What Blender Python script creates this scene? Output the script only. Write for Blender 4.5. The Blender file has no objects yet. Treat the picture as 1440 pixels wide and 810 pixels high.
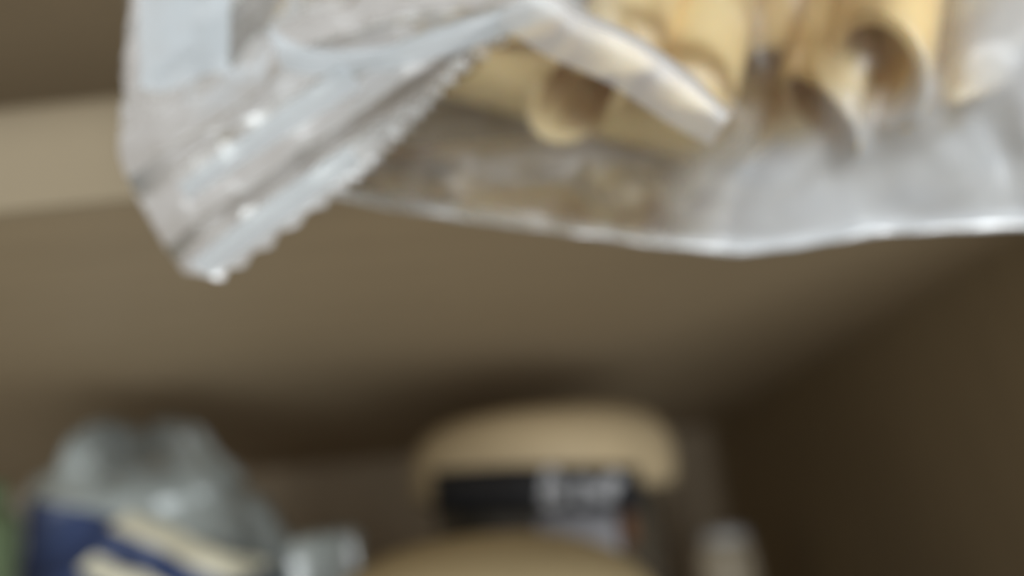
import bpy, bmesh, math, random
from mathutils import Vector, Matrix, noise
from mathutils.bvhtree import BVHTree

sc = bpy.context.scene
COL = sc.collection
random.seed(7)

# ------------------------------------------------------------------ camera
CAM = Vector((0.0, 0.0, 0.122))
PITCH, ROLL, F = math.radians(17.6), math.radians(-5.7), 1100.0
ROT = Matrix.Rotation(math.pi / 2 + PITCH, 3, 'X') @ Matrix.Rotation(ROLL, 3, 'Z')
cd = bpy.data.cameras.new('camera')
cam = bpy.data.objects.new('camera', cd)
COL.objects.link(cam)
cam.matrix_world = Matrix.Translation(CAM) @ ROT.to_4x4()
cd.sensor_width = 36.0
cd.lens = 36.0 * F / 1440.0
cd.clip_start, cd.clip_end = 0.005, 50
cd.dof.use_dof = True
cd.dof.focus_distance = 0.046
cd.dof.aperture_fstop = 11.5
sc.camera = cam

# ------------------------------------------------------------------ light
w = bpy.data.worlds.new('room_light')
sc.world = w
w.use_nodes = True
bg = w.node_tree.nodes['Background']
bg.inputs['Color'].default_value = (1.0, 0.95, 0.88, 1)
bg.inputs['Strength'].default_value = 0.42
ld = bpy.data.lights.new('window_daylight', 'AREA')
ld.shape, ld.size, ld.size_y = 'RECTANGLE', 1.3, 1.6
ld.energy = 34
ld.color = (0.90, 0.96, 1.0)
lo = bpy.data.objects.new('window_daylight', ld)
COL.objects.link(lo)
lo.location = (0.50, -1.7, -0.45)
lo.rotation_euler = (Vector((0.0, 0.1, 0.15)) - lo.location).to_track_quat('-Z', 'Y').to_euler()
sc.view_settings.view_transform = 'Standard'
sc.view_settings.look = 'None'
sc.view_settings.exposure = 0.0
sc.view_settings.gamma = 1.0
sc.view_settings.use_curve_mapping = False
sc.cycles.transparent_max_bounces = 24


def at(px, py, y):
    """World point on the plane at depth y that the photograph shows at (px, py)."""
    d = ROT @ Vector((px - 720.0, 405.0 - py, -F))
    return CAM + d * (y / d.y)


# ------------------------------------------------------------------ materials
def new_mat(name):
    m = bpy.data.materials.new(name)
    m.use_nodes = True
    m.node_tree.nodes.clear()
    return m, m.node_tree.nodes, m.node_tree.links


def plain(name, col, rough=0.5, spec=0.4, var=0.12, scale=60.0, bump=0.0, stretch=(1, 1, 1), sss=0.0, trans=0.0):
    m, n, l = new_mat(name)
    out = n.new('ShaderNodeOutputMaterial')
    p = n.new('ShaderNodeBsdfPrincipled')
    tc = n.new('ShaderNodeTexCoord')
    mp = n.new('ShaderNodeMapping')
    mp.inputs['Scale'].default_value = stretch
    nz = n.new('ShaderNodeTexNoise')
    nz.inputs['Scale'].default_value = scale
    nz.inputs['Detail'].default_value = 5
    rp = n.new('ShaderNodeValToRGB')
    rp.color_ramp.elements[0].position = 0.3
    rp.color_ramp.elements[1].position = 0.7
    rp.color_ramp.elements[0].color = [c * (1 - var) for c in col] + [1]
    rp.color_ramp.elements[1].color = [min(1, c * (1 + var)) for c in col] + [1]
    l.new(tc.outputs['Object'], mp.inputs['Vector'])
    l.new(mp.outputs['Vector'], nz.inputs['Vector'])
    l.new(nz.outputs['Fac'], rp.inputs['Fac'])
    l.new(rp.outputs['Color'], p.inputs['Base Color'])
    p.inputs['Roughness'].default_value = rough
    p.inputs['Specular IOR Level'].default_value = spec
    p.inputs['Transmission Weight'].default_value = trans
    if sss:
        p.inputs['Subsurface Weight'].default_value = sss
        p.inputs['Subsurface Radius'].default_value = (0.004, 0.002, 0.001)
        p.inputs['Subsurface Scale'].default_value = 1.0
    if bump:
        b = n.new('ShaderNodeBump')
        b.inputs['Strength'].default_value = bump
        b.inputs['Distance'].default_value = 0.0005
        l.new(nz.outputs['Fac'], b.inputs['Height'])
        l.new(b.outputs['Normal'], p.inputs['Normal'])
    l.new(p.outputs['BSDF'], out.inputs['Surface'])
    return m


def film_mat(name, col, haze, printed, rough=0.16, ior=1.85):
    """Thin plastic film: clear with a little haze, frosted white where the 'print' attribute is 1."""
    m, n, l = new_mat(name)
    out = n.new('ShaderNodeOutputMaterial')
    tr = n.new('ShaderNodeBsdfTransparent')
    tr.inputs['Color'].default_value = (0.97, 0.97, 0.96, 1)
    di = n.new('ShaderNodeBsdfDiffuse')
    di.inputs['Color'].default_value = (*col, 1)
    tl = n.new('ShaderNodeBsdfTranslucent')
    tl.inputs['Color'].default_value = (*col, 1)
    mx0 = n.new('ShaderNodeMixShader')
    mx0.inputs['Fac'].default_value = 0.35
    l.new(di.outputs[0], mx0.inputs[1])
    l.new(tl.outputs[0], mx0.inputs[2])
    at_ = n.new('ShaderNodeAttribute')
    at_.attribute_name = 'print'
    mr = n.new('ShaderNodeMapRange')
    mr.inputs['To Min'].default_value = haze
    mr.inputs['To Max'].default_value = printed  # full white haze, as in the painted highlights
    l.new(at_.outputs['Fac'], mr.inputs['Value'])
    mx1 = n.new('ShaderNodeMixShader')
    l.new(mr.outputs['Result'], mx1.inputs['Fac'])
    l.new(tr.outputs[0], mx1.inputs[1])
    l.new(mx0.outputs[0], mx1.inputs[2])
    gl = n.new('ShaderNodeBsdfGlossy')
    gl.inputs['Roughness'].default_value = rough
    gl.inputs['Color'].default_value = (1, 1, 1, 1)
    fr = n.new('ShaderNodeFresnel')
    fr.inputs['IOR'].default_value = ior
    mx2 = n.new('ShaderNodeMixShader')
    l.new(fr.outputs[0], mx2.inputs['Fac'])
    l.new(mx1.outputs[0], mx2.inputs[1])
    l.new(gl.outputs[0], mx2.inputs[2])
    l.new(mx2.outputs[0], out.inputs['Surface'])
    return m


M = {
    'laminate': plain('brown_laminate', (0.405, 0.312, 0.196), 0.5, 0.3, 0.06, 25, 0.05, (1, 8, 8)),
    'panel': plain('brown_side_panel', (0.385, 0.31, 0.20), 0.55, 0.25, 0.06, 25, 0.05, (8, 8, 1)),
    'back': plain('brown_back_panel', (0.47, 0.375, 0.26), 0.55, 0.25, 0.06, 25, 0.05, (8, 8, 1)),
    'edge': plain('pale_edge_band', (0.325, 0.265, 0.178), 0.45, 0.3, 0.05, 30),
    'pasta': plain('durum_pasta', (0.86, 0.66, 0.36), 0.5, 0.35, 0.10, 160, 0.25, sss=0.25),
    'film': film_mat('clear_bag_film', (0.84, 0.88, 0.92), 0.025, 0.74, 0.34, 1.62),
    'flap': film_mat('crimped_bag_film', (0.88, 0.88, 0.88), 0.05, 0.75, 0.4),
    'patch': film_mat('bluish_white_highlight', (0.78, 0.86, 0.92), 0.5, 0.62, 0.2),  # pale film that carries painted highlights and reflections
    'packet': film_mat('greenish_packet_film', (0.70, 0.78, 0.77), 0.24, 0.95, 0.22),
    'packet_in': plain('packet_contents', (0.16, 0.17, 0.15), 0.7, 0.2, 0.35, 90),
    'blue': plain('blue_print', (0.04, 0.06, 0.14), 0.4, 0.4, 0.15, 70),
    'cream': plain('cream_print', (0.72, 0.68, 0.52), 0.45, 0.4, 0.05),
    'lid': plain('tan_lid', (0.47, 0.365, 0.22), 0.55, 0.3, 0.08, 60, 0.1),
    'lid2': plain('beige_lid', (0.50, 0.40, 0.23), 0.55, 0.3, 0.08, 60, 0.1),
    'black': plain('black_label', (0.018, 0.018, 0.02), 0.5, 0.35, 0.1),
    'ink': plain('pale_ink', (0.36, 0.36, 0.37), 0.5, 0.3, 0.05),
    'white': plain('white_label', (0.42, 0.41, 0.43), 0.5, 0.3, 0.05),
    'dark_glass': plain('dark_jar', (0.075, 0.062, 0.045), 0.2, 0.5, 0.25, 80),
    'rust': plain('rust_print', (0.13, 0.06, 0.03), 0.5, 0.3, 0.05),
    'spice': plain('tan_spice', (0.70, 0.60, 0.44), 0.35, 0.5, 0.15, 300, 0.1),
    'cap': plain('grey_cap', (0.86, 0.87, 0.86), 0.3, 0.5, 0.05),
    'green': plain('green_bottle', (0.16, 0.22, 0.12), 0.35, 0.5, 0.15, 60),
}


# ------------------------------------------------------------------ helpers
def obj(name, bm, mat, parent=None, smooth=True):
    me = bpy.data.meshes.new(name)
    bmesh.ops.recalc_face_normals(bm, faces=bm.faces[:])
    bm.to_mesh(me)
    bm.free()
    if smooth:
        for p in me.polygons:
            p.use_smooth = True
    me.materials.append(mat)
    o = bpy.data.objects.new(name, me)
    COL.objects.link(o)
    if parent:
        o.parent = parent
        off = Vector((0, 0, 0))
        q = parent
        while q:
            off += q.location
            q = q.parent
        o.location = -off
    return o


def tag(o, label, cat, group=None):
    o['label'], o['category'] = label, cat
    if group:
        o['group'] = group
    return o


def thing(name, label, cat, loc):
    o = bpy.data.objects.new(name, None)
    o.empty_display_size = 0.01
    COL.objects.link(o)
    o.location = loc
    return tag(o, label, cat)


def box(lo_, hi_, bev=0.0006):
    bm = bmesh.new()
    bmesh.ops.create_cube(bm, size=1)
    lo_, hi_ = Vector(lo_), Vector(hi_)
    for v in bm.verts:
        v.co = Vector([(lo_[i] + hi_[i]) / 2 + v.co[i] * (hi_[i] - lo_[i]) for i in range(3)])
    if bev:
        bmesh.ops.bevel(bm, geom=bm.edges[:], offset=bev, segments=2, affect='EDGES', profile=0.5)
    return bm


def lathe(profile, cx, cy, seg=56):
    bm = bmesh.new()
    rings = []
    for r, z in profile:
        if r < 1e-6:
            rings.append([bm.verts.new((cx, cy, z))])
        else:
            rings.append([bm.verts.new((cx + r * math.cos(2 * math.pi * k / seg), cy + r * math.sin(2 * math.pi * k / seg), z)) for k in range(seg)])
    for a, b in zip(rings, rings[1:]):
        for k in range(seg):
            k2 = (k + 1) % seg
            if len(a) == 1 and len(b) == 1:
                continue
            if len(a) == 1:
                bm.faces.new((a[0], b[k], b[k2]))
            elif len(b) == 1:
                bm.faces.new((a[k], a[k2], b[0]))
            else:
                bm.faces.new((a[k], a[k2], b[k2], b[k]))
    return bm


def rounded(r, z0, z1, ro, n=8, rb=None, ri=0.0):
    """Outline of a disc of radius r from z0 to z1, top edge rounded by ro, bottom by rb."""
    rb = ro * 0.3 if rb is None else rb
    p = [(ri, z0)] if ri else [(0, z0)]
    for k in range(n + 1):
        a = math.pi / 2 * k / n
        p.append((r - rb + rb * math.sin(a), z0 + rb - rb * math.cos(a)))
    for k in range(n + 1):
        a = math.pi / 2 * k / n
        p.append((r - ro + ro * math.cos(a), z1 - ro + ro * math.sin(a)))
    p.append((0, z1))
    return p


def band(cx, cy, r, a0, a1, z0, z1, th=0.0006, n=30, skew=0.0):
    """Curved label patch on a cylinder; angle 0 faces the opening (-y), positive to +x."""
    bm = bmesh.new()
    rows = []
    for k in range(n + 1):
        a = math.radians(a0 + (a1 - a0) * k / n)
        s, c = math.sin(a), -math.cos(a)
        rows.append([bm.verts.new((cx + rr * s, cy + rr * c, z - skew * s)) for rr, z in ((r, z0), (r + th, z0), (r + th, z1), (r, z1))])
    for a, b in zip(rows, rows[1:]):
        for k in range(4):
            bm.faces.new((a[k], a[(k + 1) % 4], b[(k + 1) % 4], b[k]))
    bm.faces.new(rows[0])
    bm.faces.new(rows[-1][::-1])
    return bm


def catmull(pts, n, closed=False):
    out = []
    m = len(pts)
    for k in range(n + (0 if closed else 1)):
        t = k / n * (m if closed else m - 1)
        i = min(int(t), m - 1 if closed else m - 2)
        f = t - i
        g = (lambda j: pts[j % m]) if closed else (lambda j: pts[max(0, min(m - 1, j))])
        a, b, c, d = (Vector(g(i + q)) for q in (-1, 0, 1, 2))
        out.append(0.5 * ((2 * b) + (c - a) * f + (2 * a - 5 * b + 4 * c - d) * f * f + (3 * b - a - 3 * c + d) * f ** 3))
    return out


def interp(tab, x):
    if x <= tab[0][0]:
        return tab[0][1]
    for (a, u), (b, v) in zip(tab, tab[1:]):
        if x <= b:
            return u + (v - u) * (x - a) / (b - a)
    return tab[-1][1]


def sstep(a, b, x):
    t = max(0.0, min(1.0, (x - a) / (b - a)))
    return t * t * (3 - 2 * t)


def crumple(p, s):
    """Crease pattern of crumpled film, about -1 to 1."""
    q = Vector(p) * s
    v = noise.noise(q, noise_basis='VORONOI_F2F1')
    return v + 0.6 * noise.noise(q * 0.55 + Vector((3, 7, 1)))


def sheet(grid, closed_v=False):
    bm = bmesh.new()
    vs = [[bm.verts.new(p) for p in row] for row in grid]
    nv = len(vs[0])
    for i in range(len(vs) - 1):
        for j in range(nv if closed_v else nv - 1):
            k = (j + 1) % nv
            bm.faces.new((vs[i][j], vs[i + 1][j], vs[i + 1][k], vs[i][k]))
    return bm


def set_whiteness(o, fn):
    a = o.data.attributes.new('print', 'FLOAT', 'POINT')
    off = o.matrix_basis.translation
    for i, v in enumerate(o.data.vertices):
        a.data[i].value = fn(v.co)


# ------------------------------------------------------------------ the cupboard (setting)
XR, XL, YF, YB = 0.103, -0.30, 0.095, 0.445
ZU, ZT, ZTOP = 0.170, 0.192, 0.325


def struct(name, bm, mat):
    o = obj(name, bm, mat, smooth=False)
    o['kind'] = 'structure'
    return o


struct('wall_right', box((XR, YF - 0.002, -0.018), (XR + 0.018, YB + 0.006, ZTOP + 0.018)), M['panel'])
struct('wall_left', box((XL - 0.018, YF - 0.002, -0.018), (XL, YB + 0.006, ZTOP + 0.018)), M['panel'])
struct('wall_back', box((XL, YB, -0.018), (XR, YB + 0.006, ZTOP + 0.018), 0), M['back'])
struct('floor', box((XL, YF, -0.018), (XR, YB, 0.0)), M['laminate'])
struct('ceiling', box((XL, YF, ZTOP), (XR, YB, ZTOP + 0.018)), M['laminate'])

sh = thing('shelf', 'brown laminate shelf board with a pale front edge, carrying the pasta bag', 'shelf', ((XL + XR) / 2, (YF + YB) / 2, ZU))
RN = 0.013   # rounded nosing of the shelf front


def nosing(d):
    return [(YF + d, ZU), (YF + d, ZU + 0.001)] + [
        (YF + RN - (RN - d) * math.cos(math.pi / 2 * k / 12), ZT - RN + (RN - d) * math.sin(math.pi / 2 * k / 12)) for k in range(13)]


def extrude_x(sec):
    bm = bmesh.new()
    ends = [[bm.verts.new((x_, y_, z_)) for y_, z_ in sec] for x_ in (XL, XR)]
    for k in range(len(sec)):
        q = (k + 1) % len(sec)
        bm.faces.new((ends[0][k], ends[0][q], ends[1][q], ends[1][k]))
    bm.faces.new(ends[0])
    bm.faces.new(ends[1][::-1])
    return bm


obj('board', extrude_x(nosing(0.0008) + [(YB, ZT - 0.0008), (YB, ZU)]), M['laminate'], sh, False)
eb = obj('edge_band', extrude_x(nosing(0.0) + nosing(0.0008)[::-1]), M['edge'], sh, False)
eb['label'] = 'rounded pale front edge of the shelf'

# ------------------------------------------------------------------ penne


def penne_mesh(L=0.036, R=0.0046, th=0.0011, seg=40):
    bm = bmesh.new()
    rings = []
    for rad, ridged in ((R, True), (R - th, False)):
        for end in ((-1, 1) if ridged else (1, -1)):
            ring = []
            for k in range(seg):
                a = 2 * math.pi * k / seg
                rr = rad + (0.00004 * math.cos(a * 20) if ridged else 0)
                ring.append(bm.verts.new((rr * math.cos(a), rr * math.sin(a), end * L / 2 + 0.85 * rr * math.cos(a))))
            rings.append(ring)
    for a in range(4):
        A, B = rings[a], rings[(a + 1) % 4]
        for k in range(seg):
            bm.faces.new((A[k], A[(k + 1) % seg], B[(k + 1) % seg], B[k]))
    bmesh.ops.recalc_face_normals(bm, faces=bm.faces[:])
    me = bpy.data.meshes.new('penne')
    bm.to_mesh(me)
    bm.free()
    for p in me.polygons:
        p.use_smooth = True
    me.materials.append(M['pasta'])
    me.set_sharp_from_angle(angle=math.radians(50))
    return me


PM = penne_mesh()
# lower end of each piece in the picture and its depth, then its angle in the picture plane, lean towards the viewer, spin (deg)
UP = 'upright penne tube in the middle of the packed row in the bag'
FL = 'tube of dry penne partly hidden behind the crimped end of the bag'
WH = 'tube of dry penne showing faintly through the painted highlight on the film'
TP = 'tube of dry penne farther up in the bag, above the upright pieces'
PENNE = [
    (1068, 128, 0.0770, 68, -14, 180, UP), (1150, 158, 0.0705, 68, -20, 60, 'upright penne tube next to the one with the wide open end'),
    (1236, 102, 0.0650, 75, -14, 128, 'penne tube with its wide open end showing, beside the painted highlight on the film'),
    (970, 138, 0.0715, 74, -12, 0, UP), (868, 88, 0.0690, 74, -8, 0, 'upright penne tube next to the one resting on the crosswise piece'),
    (812, 130, 0.0725, 58, -38, 180, 'penne tube whose open end rests on the crosswise piece'),
    (645, 85, 0.0840, -15.5, 3, 180, 'long penne tube lying crosswise under the upright pieces'),
    (556, 62, 0.0815, 72, -5, 0, FL), (640, 40, 0.0800, 80, -5, 90, FL), (735, 40, 0.0800, 66, -5, 0, FL), (440, 40, 0.0815, 66, -8, 0, FL),
    (1345, 120, 0.0720, 84, -8, 0, WH), (1455, 120, 0.0725, 80, -8, 180, WH),
    (1095, 168, 0.0865, 8, -2, 0, 'penne tube lying level behind the upright pieces in the bag'), (1120, -40, 0.0840, 60, -10, 0, TP), (970, -60, 0.0850, 68, -10, 60, TP), (1290, -60, 0.0850, 70, -10, 0, TP),
]
PL, pieces, pv, pt = 0.036, [], [], []
for px, py, y, ang, lean, spin, lab in PENNE:
    o = bpy.data.objects.new('penne', PM)
    COL.objects.link(o)
    a, t = math.radians(ang), math.radians(lean)
    d = ROT @ Vector((math.cos(t) * math.cos(a), math.cos(t) * math.sin(a), math.sin(t)))
    o.rotation_mode = 'QUATERNION'
    o.rotation_quaternion = d.to_track_quat('Z', 'Y') @ Matrix.Rotation(math.radians(spin), 3, 'Z').to_quaternion()
    o.location = at(px, py, y) + d * PL / 2
    tag(o, lab, 'pasta', 'penne in the plastic bag')
    mw = Matrix.LocRotScale(o.location, o.rotation_quaternion, None)
    n0 = len(pv)
    pv += [mw @ v.co for v in PM.vertices]
    pt += [[n0 + k for k in p.vertices] for p in PM.polygons]
# the rest of the bag's pasta lies on the shelf behind
for k in range(26):
    o = bpy.data.objects.new('penne', PM)
    COL.objects.link(o)
    layer, r_ = divmod(k, 13)
    o.rotation_mode = 'QUATERNION'
    o.rotation_quaternion = Matrix.Rotation(math.radians(90 + 8 * layer), 3, 'X').to_quaternion()
    o.rotation_quaternion = Matrix.Rotation(math.radians(random.uniform(-6, 6)), 3, 'Z').to_quaternion() @ Matrix.Rotation(math.pi / 2, 3, 'X').to_quaternion()
    o.location = (0.002 + 0.0132 * (r_ % 7) + 0.004 * layer, 0.165 + 0.045 * (r_ // 7), 0.192 + 0.0068 + 0.0105 * layer)
    tag(o, 'tube of dry penne in the part of the bag resting on the shelf', 'pasta', 'penne in the plastic bag')
PBVH = BVHTree.FromPolygons(pv, pt)

# ------------------------------------------------------------------ pasta bag
bag = thing('pasta_bag', 'clear plastic bag of penne drooping over the front edge of the shelf', 'bag', (0.02, 0.17, ZT))

TIP = [(at(px, py, 0.080).x, at(px, py, 0.080).z) for px, py in
       ((380, 255), (540, 290), (640, 306), (760, 322), (900, 342), (1040, 356), (1120, 345), (1250, 325), (1440, 318), (1620, 312))]
X0, X1 = at(400, 200, 0.075).x, 0.097


def bag_loop(x, e):
    zt = interp(TIP, x)
    P = [(0.0800, zt), (0.0855, zt + 0.007), (0.0915, 0.1690), (0.0928, 0.1800), (0.0940, 0.1885), (0.1000, 0.1900),
         (0.150, 0.1900), (0.220, 0.1905), (0.255, 0.206), (0.225, 0.228), (0.150, 0.236), (0.095, 0.234),
         (0.062, 0.220), (0.050, 0.198), (0.054, 0.177), (0.0625, 0.1645), (0.0715, zt + 0.0075), (0.0785, zt + 0.0015)]
    mid = [(0.0800, zt), (0.084, zt + 0.006), (0.088, 0.168), (0.090, 0.180), (0.0935, 0.1895), (0.102, 0.193),
           (0.15, 0.196), (0.22, 0.196), (0.245, 0.196), (0.22, 0.198), (0.15, 0.199), (0.102, 0.197),
           (0.0915, 0.193), (0.087, 0.184), (0.084, 0.174), (0.081, 0.166), (0.0800, zt + 0.006), (0.0798, zt + 0.001)]
    up = lambda z: z + 0.004 * sstep(0.182, 0.188, z)   # what lies on the shelf sits on its top
    return [(x, m_[0] + (p[0] - m_[0]) * e, up(m_[1] + (p[1] - m_[1]) * e)) for p, m_ in zip(P, mid)]


NU, NV = 190, 230
grid = []
for i in range(NU + 1):
    u = i / NU
    x = X0 + (X1 - X0) * u
    e = min(1.0, math.sqrt(max(0.0, u / 0.22))) * min(1.0, math.sqrt(max(0.0, (1 - u) / 0.12)))
    e = max(0.04, e)
    row = catmull(bag_loop(x, e), NV, True)
    cen = sum(row, Vector()) / len(row)
    res = []
    for j, p in enumerate(row):
        t = (row[(j + 1) % NV] - row[j - 1])
        nrm = Vector((0, t.z, -t.y)).normalized()
        amp = 0.0010 * e + 0.0003
        front = p.y < 0.09 and p.z < 0.2
        if p.y > 0.0900 and p.z < 0.1965:
            amp = 0.0
        d = crumple(p, 70) * amp + crumple(p + Vector((1, 0, 0)), 190) * amp * 0.30
        if front:   # soft vertical pleats hanging from the packed part down to the seal
            hang = sstep(0.172, 0.156, p.z)
            d *= 1 - 0.6 * sstep(0.006, 0.0, p.z - interp(TIP, p.x))
            d += hang * sstep(0.0, 0.006, p.z - interp(TIP, p.x)) * 0.0011 * math.sin(p.x * 620 + 5 * noise.noise(p * 60)) * (0.4 + 0.6 * sstep(0.0, 0.03, p.x))
        res.append(p + nrm * d)
    grid.append(res)
# the film lies over the pasta: wherever a piece would poke through, the film is pushed out over it
pull = [[0.0] * NV for _ in range(NU + 1)]
for i in range(NU + 1):
    for j in range(NV):
        p = grid[i][j]
        if p.y < 0.0935 and p.z < 0.215 and (p - CAM).dot(Vector((0, 0.95, 0.3))) > 0:
            d = (p - CAM)
            dist = d.length
            hit = PBVH.ray_cast(CAM, d.normalized())
            if hit[0] and hit[3] < dist + 0.0008 and j > NV * 0.62:
                pull[i][j] = dist - hit[3] + 0.0010
for _ in range(14):
    new = [r[:] for r in pull]
    for i in range(1, NU):
        for j in range(NV):
            av = (pull[i - 1][j] + pull[i + 1][j] + pull[i][j - 1] + pull[i][(j + 1) % NV]) / 4
            new[i][j] = max(pull[i][j], av)
    pull = new
for i in range(NU + 1):
    for j in range(NV):
        if pull[i][j]:
            grid[i][j] = grid[i][j] - (grid[i][j] - CAM).normalized() * pull[i][j]
bm = sheet(grid, True)
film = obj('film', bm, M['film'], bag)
film['label'] = 'clear film of the bag, highlights painted white towards one end'


def bag_highlight(p):  # paints the film's highlights as white haze, low down and at one end
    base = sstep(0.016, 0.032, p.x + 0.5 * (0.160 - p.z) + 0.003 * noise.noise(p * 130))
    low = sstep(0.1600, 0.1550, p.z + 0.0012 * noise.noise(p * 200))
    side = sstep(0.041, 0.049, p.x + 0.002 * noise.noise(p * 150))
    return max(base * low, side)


set_whiteness(film, bag_highlight)

# bottom seal of the bag: a thin flat hem along the drooping edge
g = []
for i in range(121):
    x = X0 + (X1 - X0) * i / 120
    zt = interp(TIP, x)
    g.append([(x, 0.0800 + 0.00008 * math.sin(x * 900), zt + 0.0018), (x, 0.0796 + 0.00008 * math.sin(x * 900), zt - 0.0004)])
seal = obj('seal', sheet(g), M['film'], bag)
set_whiteness(seal, lambda p: 0.18 + 0.5 * sstep(0.012, 0.03, p.x))  # painted whitening continues along the hem

# crimped open end of the bag, hanging beside the packed part
LEFT = [(200, -150), (187, 0), (178, 120), (176, 225), (215, 310), (262, 385)]
RIGHT = [(860, -150), (775, -5), (640, 110), (560, 190), (478, 268), (300, 392)]
NS, NT = 120, 120
Lc = catmull([(a, b, 0) for a, b in LEFT], NT)
Rc = catmull([(a, b, 0) for a, b in RIGHT], NT)
dir_w = Vector((0.56, 0.83))


def flap_grid(dy, seed, amp):
    g = []
    for i in range(NT + 1):
        row = []
        for j in range(NS + 1):
            s = j / NS
            q = Lc[i].lerp(Rc[i], s)
            px, py = q.x, q.y
            tooth = 0
            if s > 0.97:   # zigzag cut edge
                tooth = 9 * abs(((i * 0.22) % 1) * 2 - 1)
            y = 0.0580 + 0.016 * max(0, min(1, (py + 100) / 480)) + 0.010 * (1 - s) * 0.3 + dy
            wv = px * dir_w.x + py * dir_w.y
            ph = wv / 105.0 * 2 * math.pi + seed
            depth = sstep(90, 240, py + 0.25 * px)
            y += amp * (0.0024 * depth * (abs(math.sin(ph / 2)) - 0.5))
            r = at(px + tooth, py + tooth, y)
            r.y += amp * (0.0008 * crumple(r + Vector((seed, 0, 0)), 85) + 0.0003 * crumple(r, 210))
            # one long soft fold across the top of the flap
            fold = math.exp(-(((py - (88 - 0.26 * (px - 400))) / 26) ** 2)) * sstep(360, 400, px)
            r.y -= 0.0018 * fold
            r.z -= 0.0010 * fold
            row.append(r)
        g.append(row)
    return g


fl = obj('end_flap', sheet(flap_grid(0, 0.0, 1.0)), M['flap'], bag)
fl['label'] = 'crimped empty end of the bag with a zigzag edge'
set_whiteness(fl, lambda p: 0.10 + 0.35 * noise.noise(p * 60))
fl2 = obj('end_flap', sheet(flap_grid(0.0045, 2.1, 1.2)), M['flap'], bag)
set_whiteness(fl2, lambda p: 0.10 + 0.3 * noise.noise(p * 60 + Vector((4, 0, 0))))

g = []
for i in range(31):
    row = []
    for j in range(31):
        px = 197 + (j / 30) * 127
        py = -130 + (i / 30) * 255 - 14 * (j / 30) + 8 * math.sin(j / 5)
        y = 0.0580 + 0.016 * max(0, min(1, (py + 100) / 480)) + 0.0012
        r = at(px, py, y)
        r.y += 0.0004 * crumple(r, 60)
        row.append(r)
    g.append(row)
wp = obj('reflection_patch', sheet(g), M['patch'], bag)  # glossy reflection on the flap, put in as a pale sheet
set_whiteness(wp, lambda p: 1.0)
def ribbon(name, path, mat, val, dy, n=60, m_=8):
    """A folded strip of film on the flap: path of (px, py upper, px, py lower) across the strip."""
    U = catmull([(q[0], q[1], 0) for q in path], n)
    Lw = catmull([(q[2], q[3], 0) for q in path], n)
    g = []
    for i in range(n + 1):
        row = []
        for j in range(m_ + 1):
            q = U[i].lerp(Lw[i], j / m_)
            y = 0.0580 + 0.016 * max(0, min(1, (q.y + 100) / 480)) + dy
            r = at(q.x, q.y, y)
            r.y -= 0.0012 * math.sin(math.pi * j / m_) - 0.0002 * crumple(r, 120)
            row.append(r)
        g.append(row)
    o = obj(name, sheet(g), mat, bag)
    set_whiteness(o, lambda p: val)
    return o


fo = ribbon('folded_edge', [(378, 38, 398, 98), (430, 66, 440, 106), (520, 68, 530, 102), (610, 42, 622, 82), (700, 14, 715, 50), (800, -30, 815, 12)], M['patch'], 1.0, -0.0022)  # highlight along the fold, painted with the blue-white film
fo['label'] = 'folded-over edge of the bag film with its highlight painted pale'
fo = ribbon('folded_edge', [(765, -30, 700, 35), (815, 12, 775, 82), (890, 48, 855, 118), (965, 100, 930, 168), (1030, 160, 1000, 205)], M['flap'], 0.5, -0.0035)
fo['label'] = 'pale slack fold of film lying over the pasta'
for pth in ([(252, 262, 268, 282), (330, 200, 352, 226), (400, 150, 424, 180), (480, 92, 508, 124)],
            [(262, 372, 296, 388), (330, 318, 356, 346), (410, 258, 434, 288), (490, 205, 508, 230)]):
    o = ribbon('crimp_highlight', pth, M['patch'], 0.6, -0.0026)  # bright streaks along the crimp, highlights painted as pale strips
wp['label'] = 'blue-white reflection painted on the bag end'

# ------------------------------------------------------------------ jar with the black band
c = at(760, 620, 0.215)
jx, jy = c.x, 0.215
jar = thing('jar', 'dark jar under a wide tan lid with a black lettered band', 'jar', (jx, jy, 0))
obj('body', lathe(rounded(0.0295, 0.0, 0.134, 0.006), jx, jy), M['dark_glass'], jar)
lid = obj('lid', lathe(rounded(0.0350, 0.1310, 0.1515, 0.0115, rb=0.004), jx, jy), M['lid'], jar)
lid['label'] = 'thick tan lid with a rounded rim'
bnd = obj('label_band', band(jx, jy, 0.0352, -49, 37, 0.1265, 0.1365, skew=0.003), M['black'], jar)
bnd['label'] = 'black paper band with pale lettering'
# blurred pale lettering on the band
R2 = 0.0359


def stroke(pts, wd, parent, mat):
    bm = bmesh.new()
    for (a0, z0), (a1, z1) in zip(pts, pts[1:]):
        n = 6
        dx, dz = math.radians(a1 - a0) * R2, z1 - z0
        ln = math.hypot(dx, dz) or 1
        nx, nz = -dz / ln * wd / 2, dx / ln * wd / 2
        prev = None
        for k in range(n + 1):
            f = k / n
            cur = []
            for sgn in (-1, 1):
                for rr in (R2, R2 + 0.0002):
                    aa = math.radians(a0 + (a1 - a0) * f) + sgn * nx / R2
                    zz = z0 + dz * f + sgn * nz - 0.003 * math.sin(aa)
                    cur.append(bm.verts.new((jx + rr * math.sin(aa), jy - rr * math.cos(aa), zz)))
            if prev:
                for i_, j_ in ((0, 1), (1, 3), (3, 2), (2, 0)):
                    bm.faces.new((prev[i_], prev[j_], cur[j_], cur[i_]))
            prev = cur
    return obj('lettering', bm, mat, parent, False)


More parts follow.
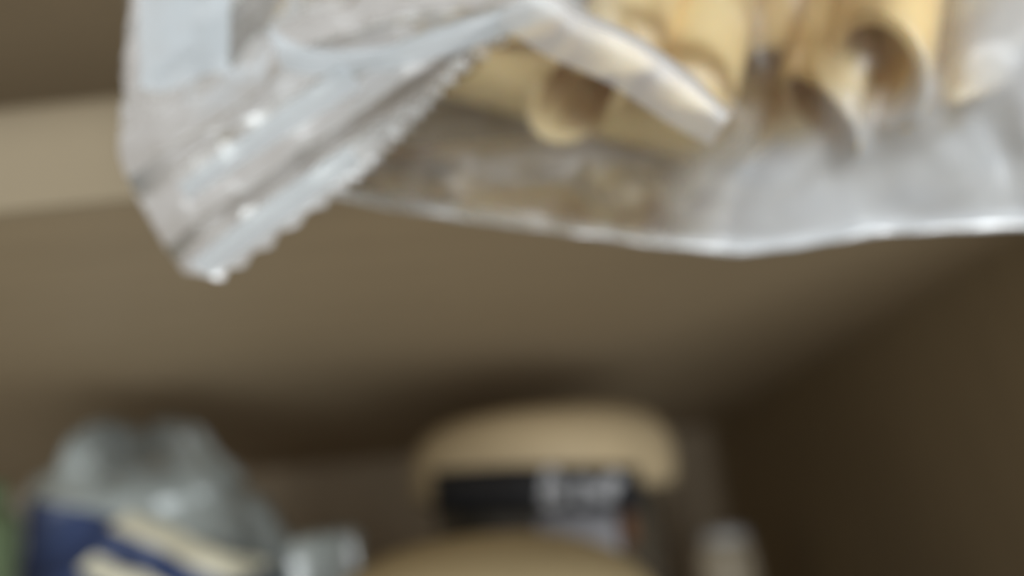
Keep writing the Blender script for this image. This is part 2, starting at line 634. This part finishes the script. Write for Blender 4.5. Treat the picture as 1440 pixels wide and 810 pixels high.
stroke([(-2, 0.1285), (0, 0.1350), (3, 0.1350), (4, 0.1320), (0, 0.1315), (5, 0.1300), (3, 0.1283), (-2, 0.1285)], 0.0016, bnd, M['ink'])
stroke([(11, 0.1278), (12, 0.1335), (17, 0.1300), (26, 0.1350), (22, 0.1290)], 0.0018, bnd, M['ink'])
stroke([(19, 0.1290), (28, 0.1340)], 0.0018, bnd, M['ink'])
wl = obj('white_label', band(jx, jy, 0.0298, -6, 30, 0.100, 0.1255), M['white'], jar)
wl['label'] = 'white label on the jar front'
rm = obj('printed_mark', band(jx, jy, 0.0302, 32, 40, 0.118, 0.1262), M['rust'], jar)
rm['label'] = 'small rust-brown mark beside the white label'

# ------------------------------------------------------------------ shorter jar in front
c = at(680, 790, 0.150)
kx, ky = c.x, 0.150
jar2 = thing('jar', 'shorter jar with a beige domed lid, in front of the black-banded jar', 'jar', (kx, ky, 0))
obj('body', lathe(rounded(0.0285, 0.0, 0.105, 0.005), kx, ky), M['dark_glass'], jar2)
prof = [(0, 0.0965), (0.030, 0.0965), (0.0312, 0.0975), (0.0312, 0.108)]
for k in range(1, 15):
    a = math.pi / 2 * k / 14
    prof.append((0.0312 * math.cos(a) ** 0.9 if k < 14 else 0, 0.108 + 0.0152 * math.sin(a)))
obj('lid', lathe(prof, kx, ky), M['lid2'], jar2)

# ------------------------------------------------------------------ spice bottle by the right wall
c = at(1019, 790, 0.320)
sx, sy = c.x, 0.320
zt = at(1019, 745, 0.315).z
sp = thing('spice_jar', 'small tan spice jar with a grey cap near the side wall', 'jar', (sx, sy, 0))
obj('body', lathe(rounded(0.0118, 0.0, zt - 0.004, 0.005), sx, sy, 40), M['spice'], sp)
obj('cap', lathe(rounded(0.0090, zt - 0.0065, zt, 0.0030, rb=0.001), sx + 0.001, sy, 40), M['cap'], sp)

# ------------------------------------------------------------------ green bottle at the other side
c = at(-52, 740, 0.150)
zt = at(-10, 676, 0.150).z
gb = thing('bottle', 'dark green bottle standing beside the blue-printed packet', 'bottle', (c.x, 0.150, 0))
obj('body', lathe(rounded(0.0098, 0.0, zt - 0.004, 0.006), c.x, 0.150, 40), M['green'], gb)
obj('cap', lathe(rounded(0.0070, zt - 0.006, zt, 0.002, rb=0.001), c.x, 0.150, 40), M['green'], gb)


# ------------------------------------------------------------------ crumpled packets
def packet_grid(cx, cy, rx, ry, ztop, seed, amp, gather=0.35, lean=0.0, nu=110, nv=150):
    g = []
    for i in range(nu + 1):
        v = i / nu
        z = ztop * v
        # full below, pinched and ruffled at the top
        body = (1 - abs(2 * v - 0.9) ** 5 * 0.25) if v < 0.95 else 0.75
        pin = gather + (1 - gather) * math.sqrt(max(0.0, 1 - (max(0.0, v - 0.72) / 0.28) ** 2))
        foot = sstep(-0.06, 0.10, v)
        row = []
        for j in range(nv):
            a = 2 * math.pi * j / nv
            ca, sa = math.cos(a), math.sin(a)
            k = (abs(ca) ** 2.6 + abs(sa) ** 2.6) ** (-1 / 2.6)
            p = Vector((cx + lean * v * v + rx * k * ca * body * pin * foot, cy + ry * k * sa * body * pin * foot, z))
            n = Vector((ca, sa, 0))
            ru = sstep(0.0, 0.12, v)
            d = amp * ru * (crumple(p + Vector((seed, 0, 0)), 45) + 0.5 * crumple(p + Vector((0, seed, 0)), 110))
            d += amp * 0.9 * sstep(0.72, 1, v) * math.sin(a * 9 + seed)
            p = p + n * d
            p.z = min(max(0.0004, p.z + 0.7 * amp * sstep(0.6, 1, v) * noise.noise(p * 90) * 2), 0.1685)
            row.append(p)
        g.append(row)
    # close the top with a ruffled crown
    top = g[-1]
    cc = sum(top, Vector()) / len(top)
    for f in (0.7, 0.4, 0.12):
        g.append([cc + (p - cc) * f + Vector((0, 0, -0.004 * (1 - f))) for p in top])
    return g


def capped(g):
    bm = sheet(g, True)
    bm.verts.ensure_lookup_table()
    nv = len(g[0])
    bm.faces.new([bm.verts[k] for k in range(nv)])
    bm.faces.new([bm.verts[len(bm.verts) - nv + k] for k in range(nv)])
    return bm


c = at(195, 735, 0.185)
bx_, by_ = c.x, 0.190
zt = at(190, 596, 0.185).z
pk = thing('packet', 'crumpled clear packet with blue and cream print, standing on the lower shelf', 'packet', (bx_, by_, 0))
G = packet_grid(bx_, by_, 0.0385, 0.026, zt, 1.3, 0.0032, 0.26, -0.003)
tmp = capped(G)
bvh = BVHTree.FromBMesh(tmp)
pf = obj('film', tmp, M['packet'], pk)
set_whiteness(pf, lambda p: max(0.0, min(1.0, 0.42 + 1.3 * noise.noise(p * 48 + Vector((0.4, 0, 0.2))))))
G2 = packet_grid(bx_, by_, 0.0300, 0.020, zt - 0.012, 1.3, 0.0022, 0.35, 0.003, 60, 80)
obj('contents', capped(G2), M['packet_in'], pk)


def patch(name, quad, mat, parent, off, n=26, wob=0.0):
    """A printed area laid on the packet's front: quad of picture corners at the packet's depth."""
    g = []
    A, B, C, D = (at(q[0], q[1], 0.166) for q in quad)
    for i in range(n + 1):
        row = []
        for j in range(n + 1):
            s, t = j / n, i / n
            p = A.lerp(B, s).lerp(D.lerp(C, s), t)
            p.z += wob * math.sin(s * 7)
            hit = bvh.ray_cast(Vector((p.x, 0.10, p.z)), Vector((0, 1, 0)))[0]
            y = hit.y if hit else by_ - 0.004
            row.append(Vector((p.x, y - off, p.z)))
        g.append(row)
    o = obj(name, sheet(g), mat, parent)
    return o


bl = patch('blue_print', [(16, 698), (150, 728), (400, 850), (16, 850)], M['blue'], pk, 0.0006)
bl['label'] = 'dark blue printed area'
patch('blue_print', [(20, 850), (400, 850), (385, 1080), (30, 1080)], M['blue'], pk, 0.0006)
for q in ([(148, 740), (168, 720), (345, 796), (318, 822)], [(112, 800), (136, 780), (256, 838), (235, 866)]):
    s_ = patch('cream_stripe', q, M['cream'], bl, 0.0014, 14)
    s_['label'] = 'slanted cream stripe on the blue print'

c = at(450, 790, 0.165)
zt = at(450, 752, 0.165).z
p2 = thing('packet', 'small crumpled clear packet between the blue-printed packet and the jars', 'packet', (c.x, 0.172, 0))
G = packet_grid(c.x, 0.172, 0.0110, 0.012, zt, 4.1, 0.0016, 0.7, 0.0, 70, 90)
o = obj('film', capped(G), M['packet'], p2)
set_whiteness(o, lambda p: 0.5 + 0.5 * noise.noise(p * 80))
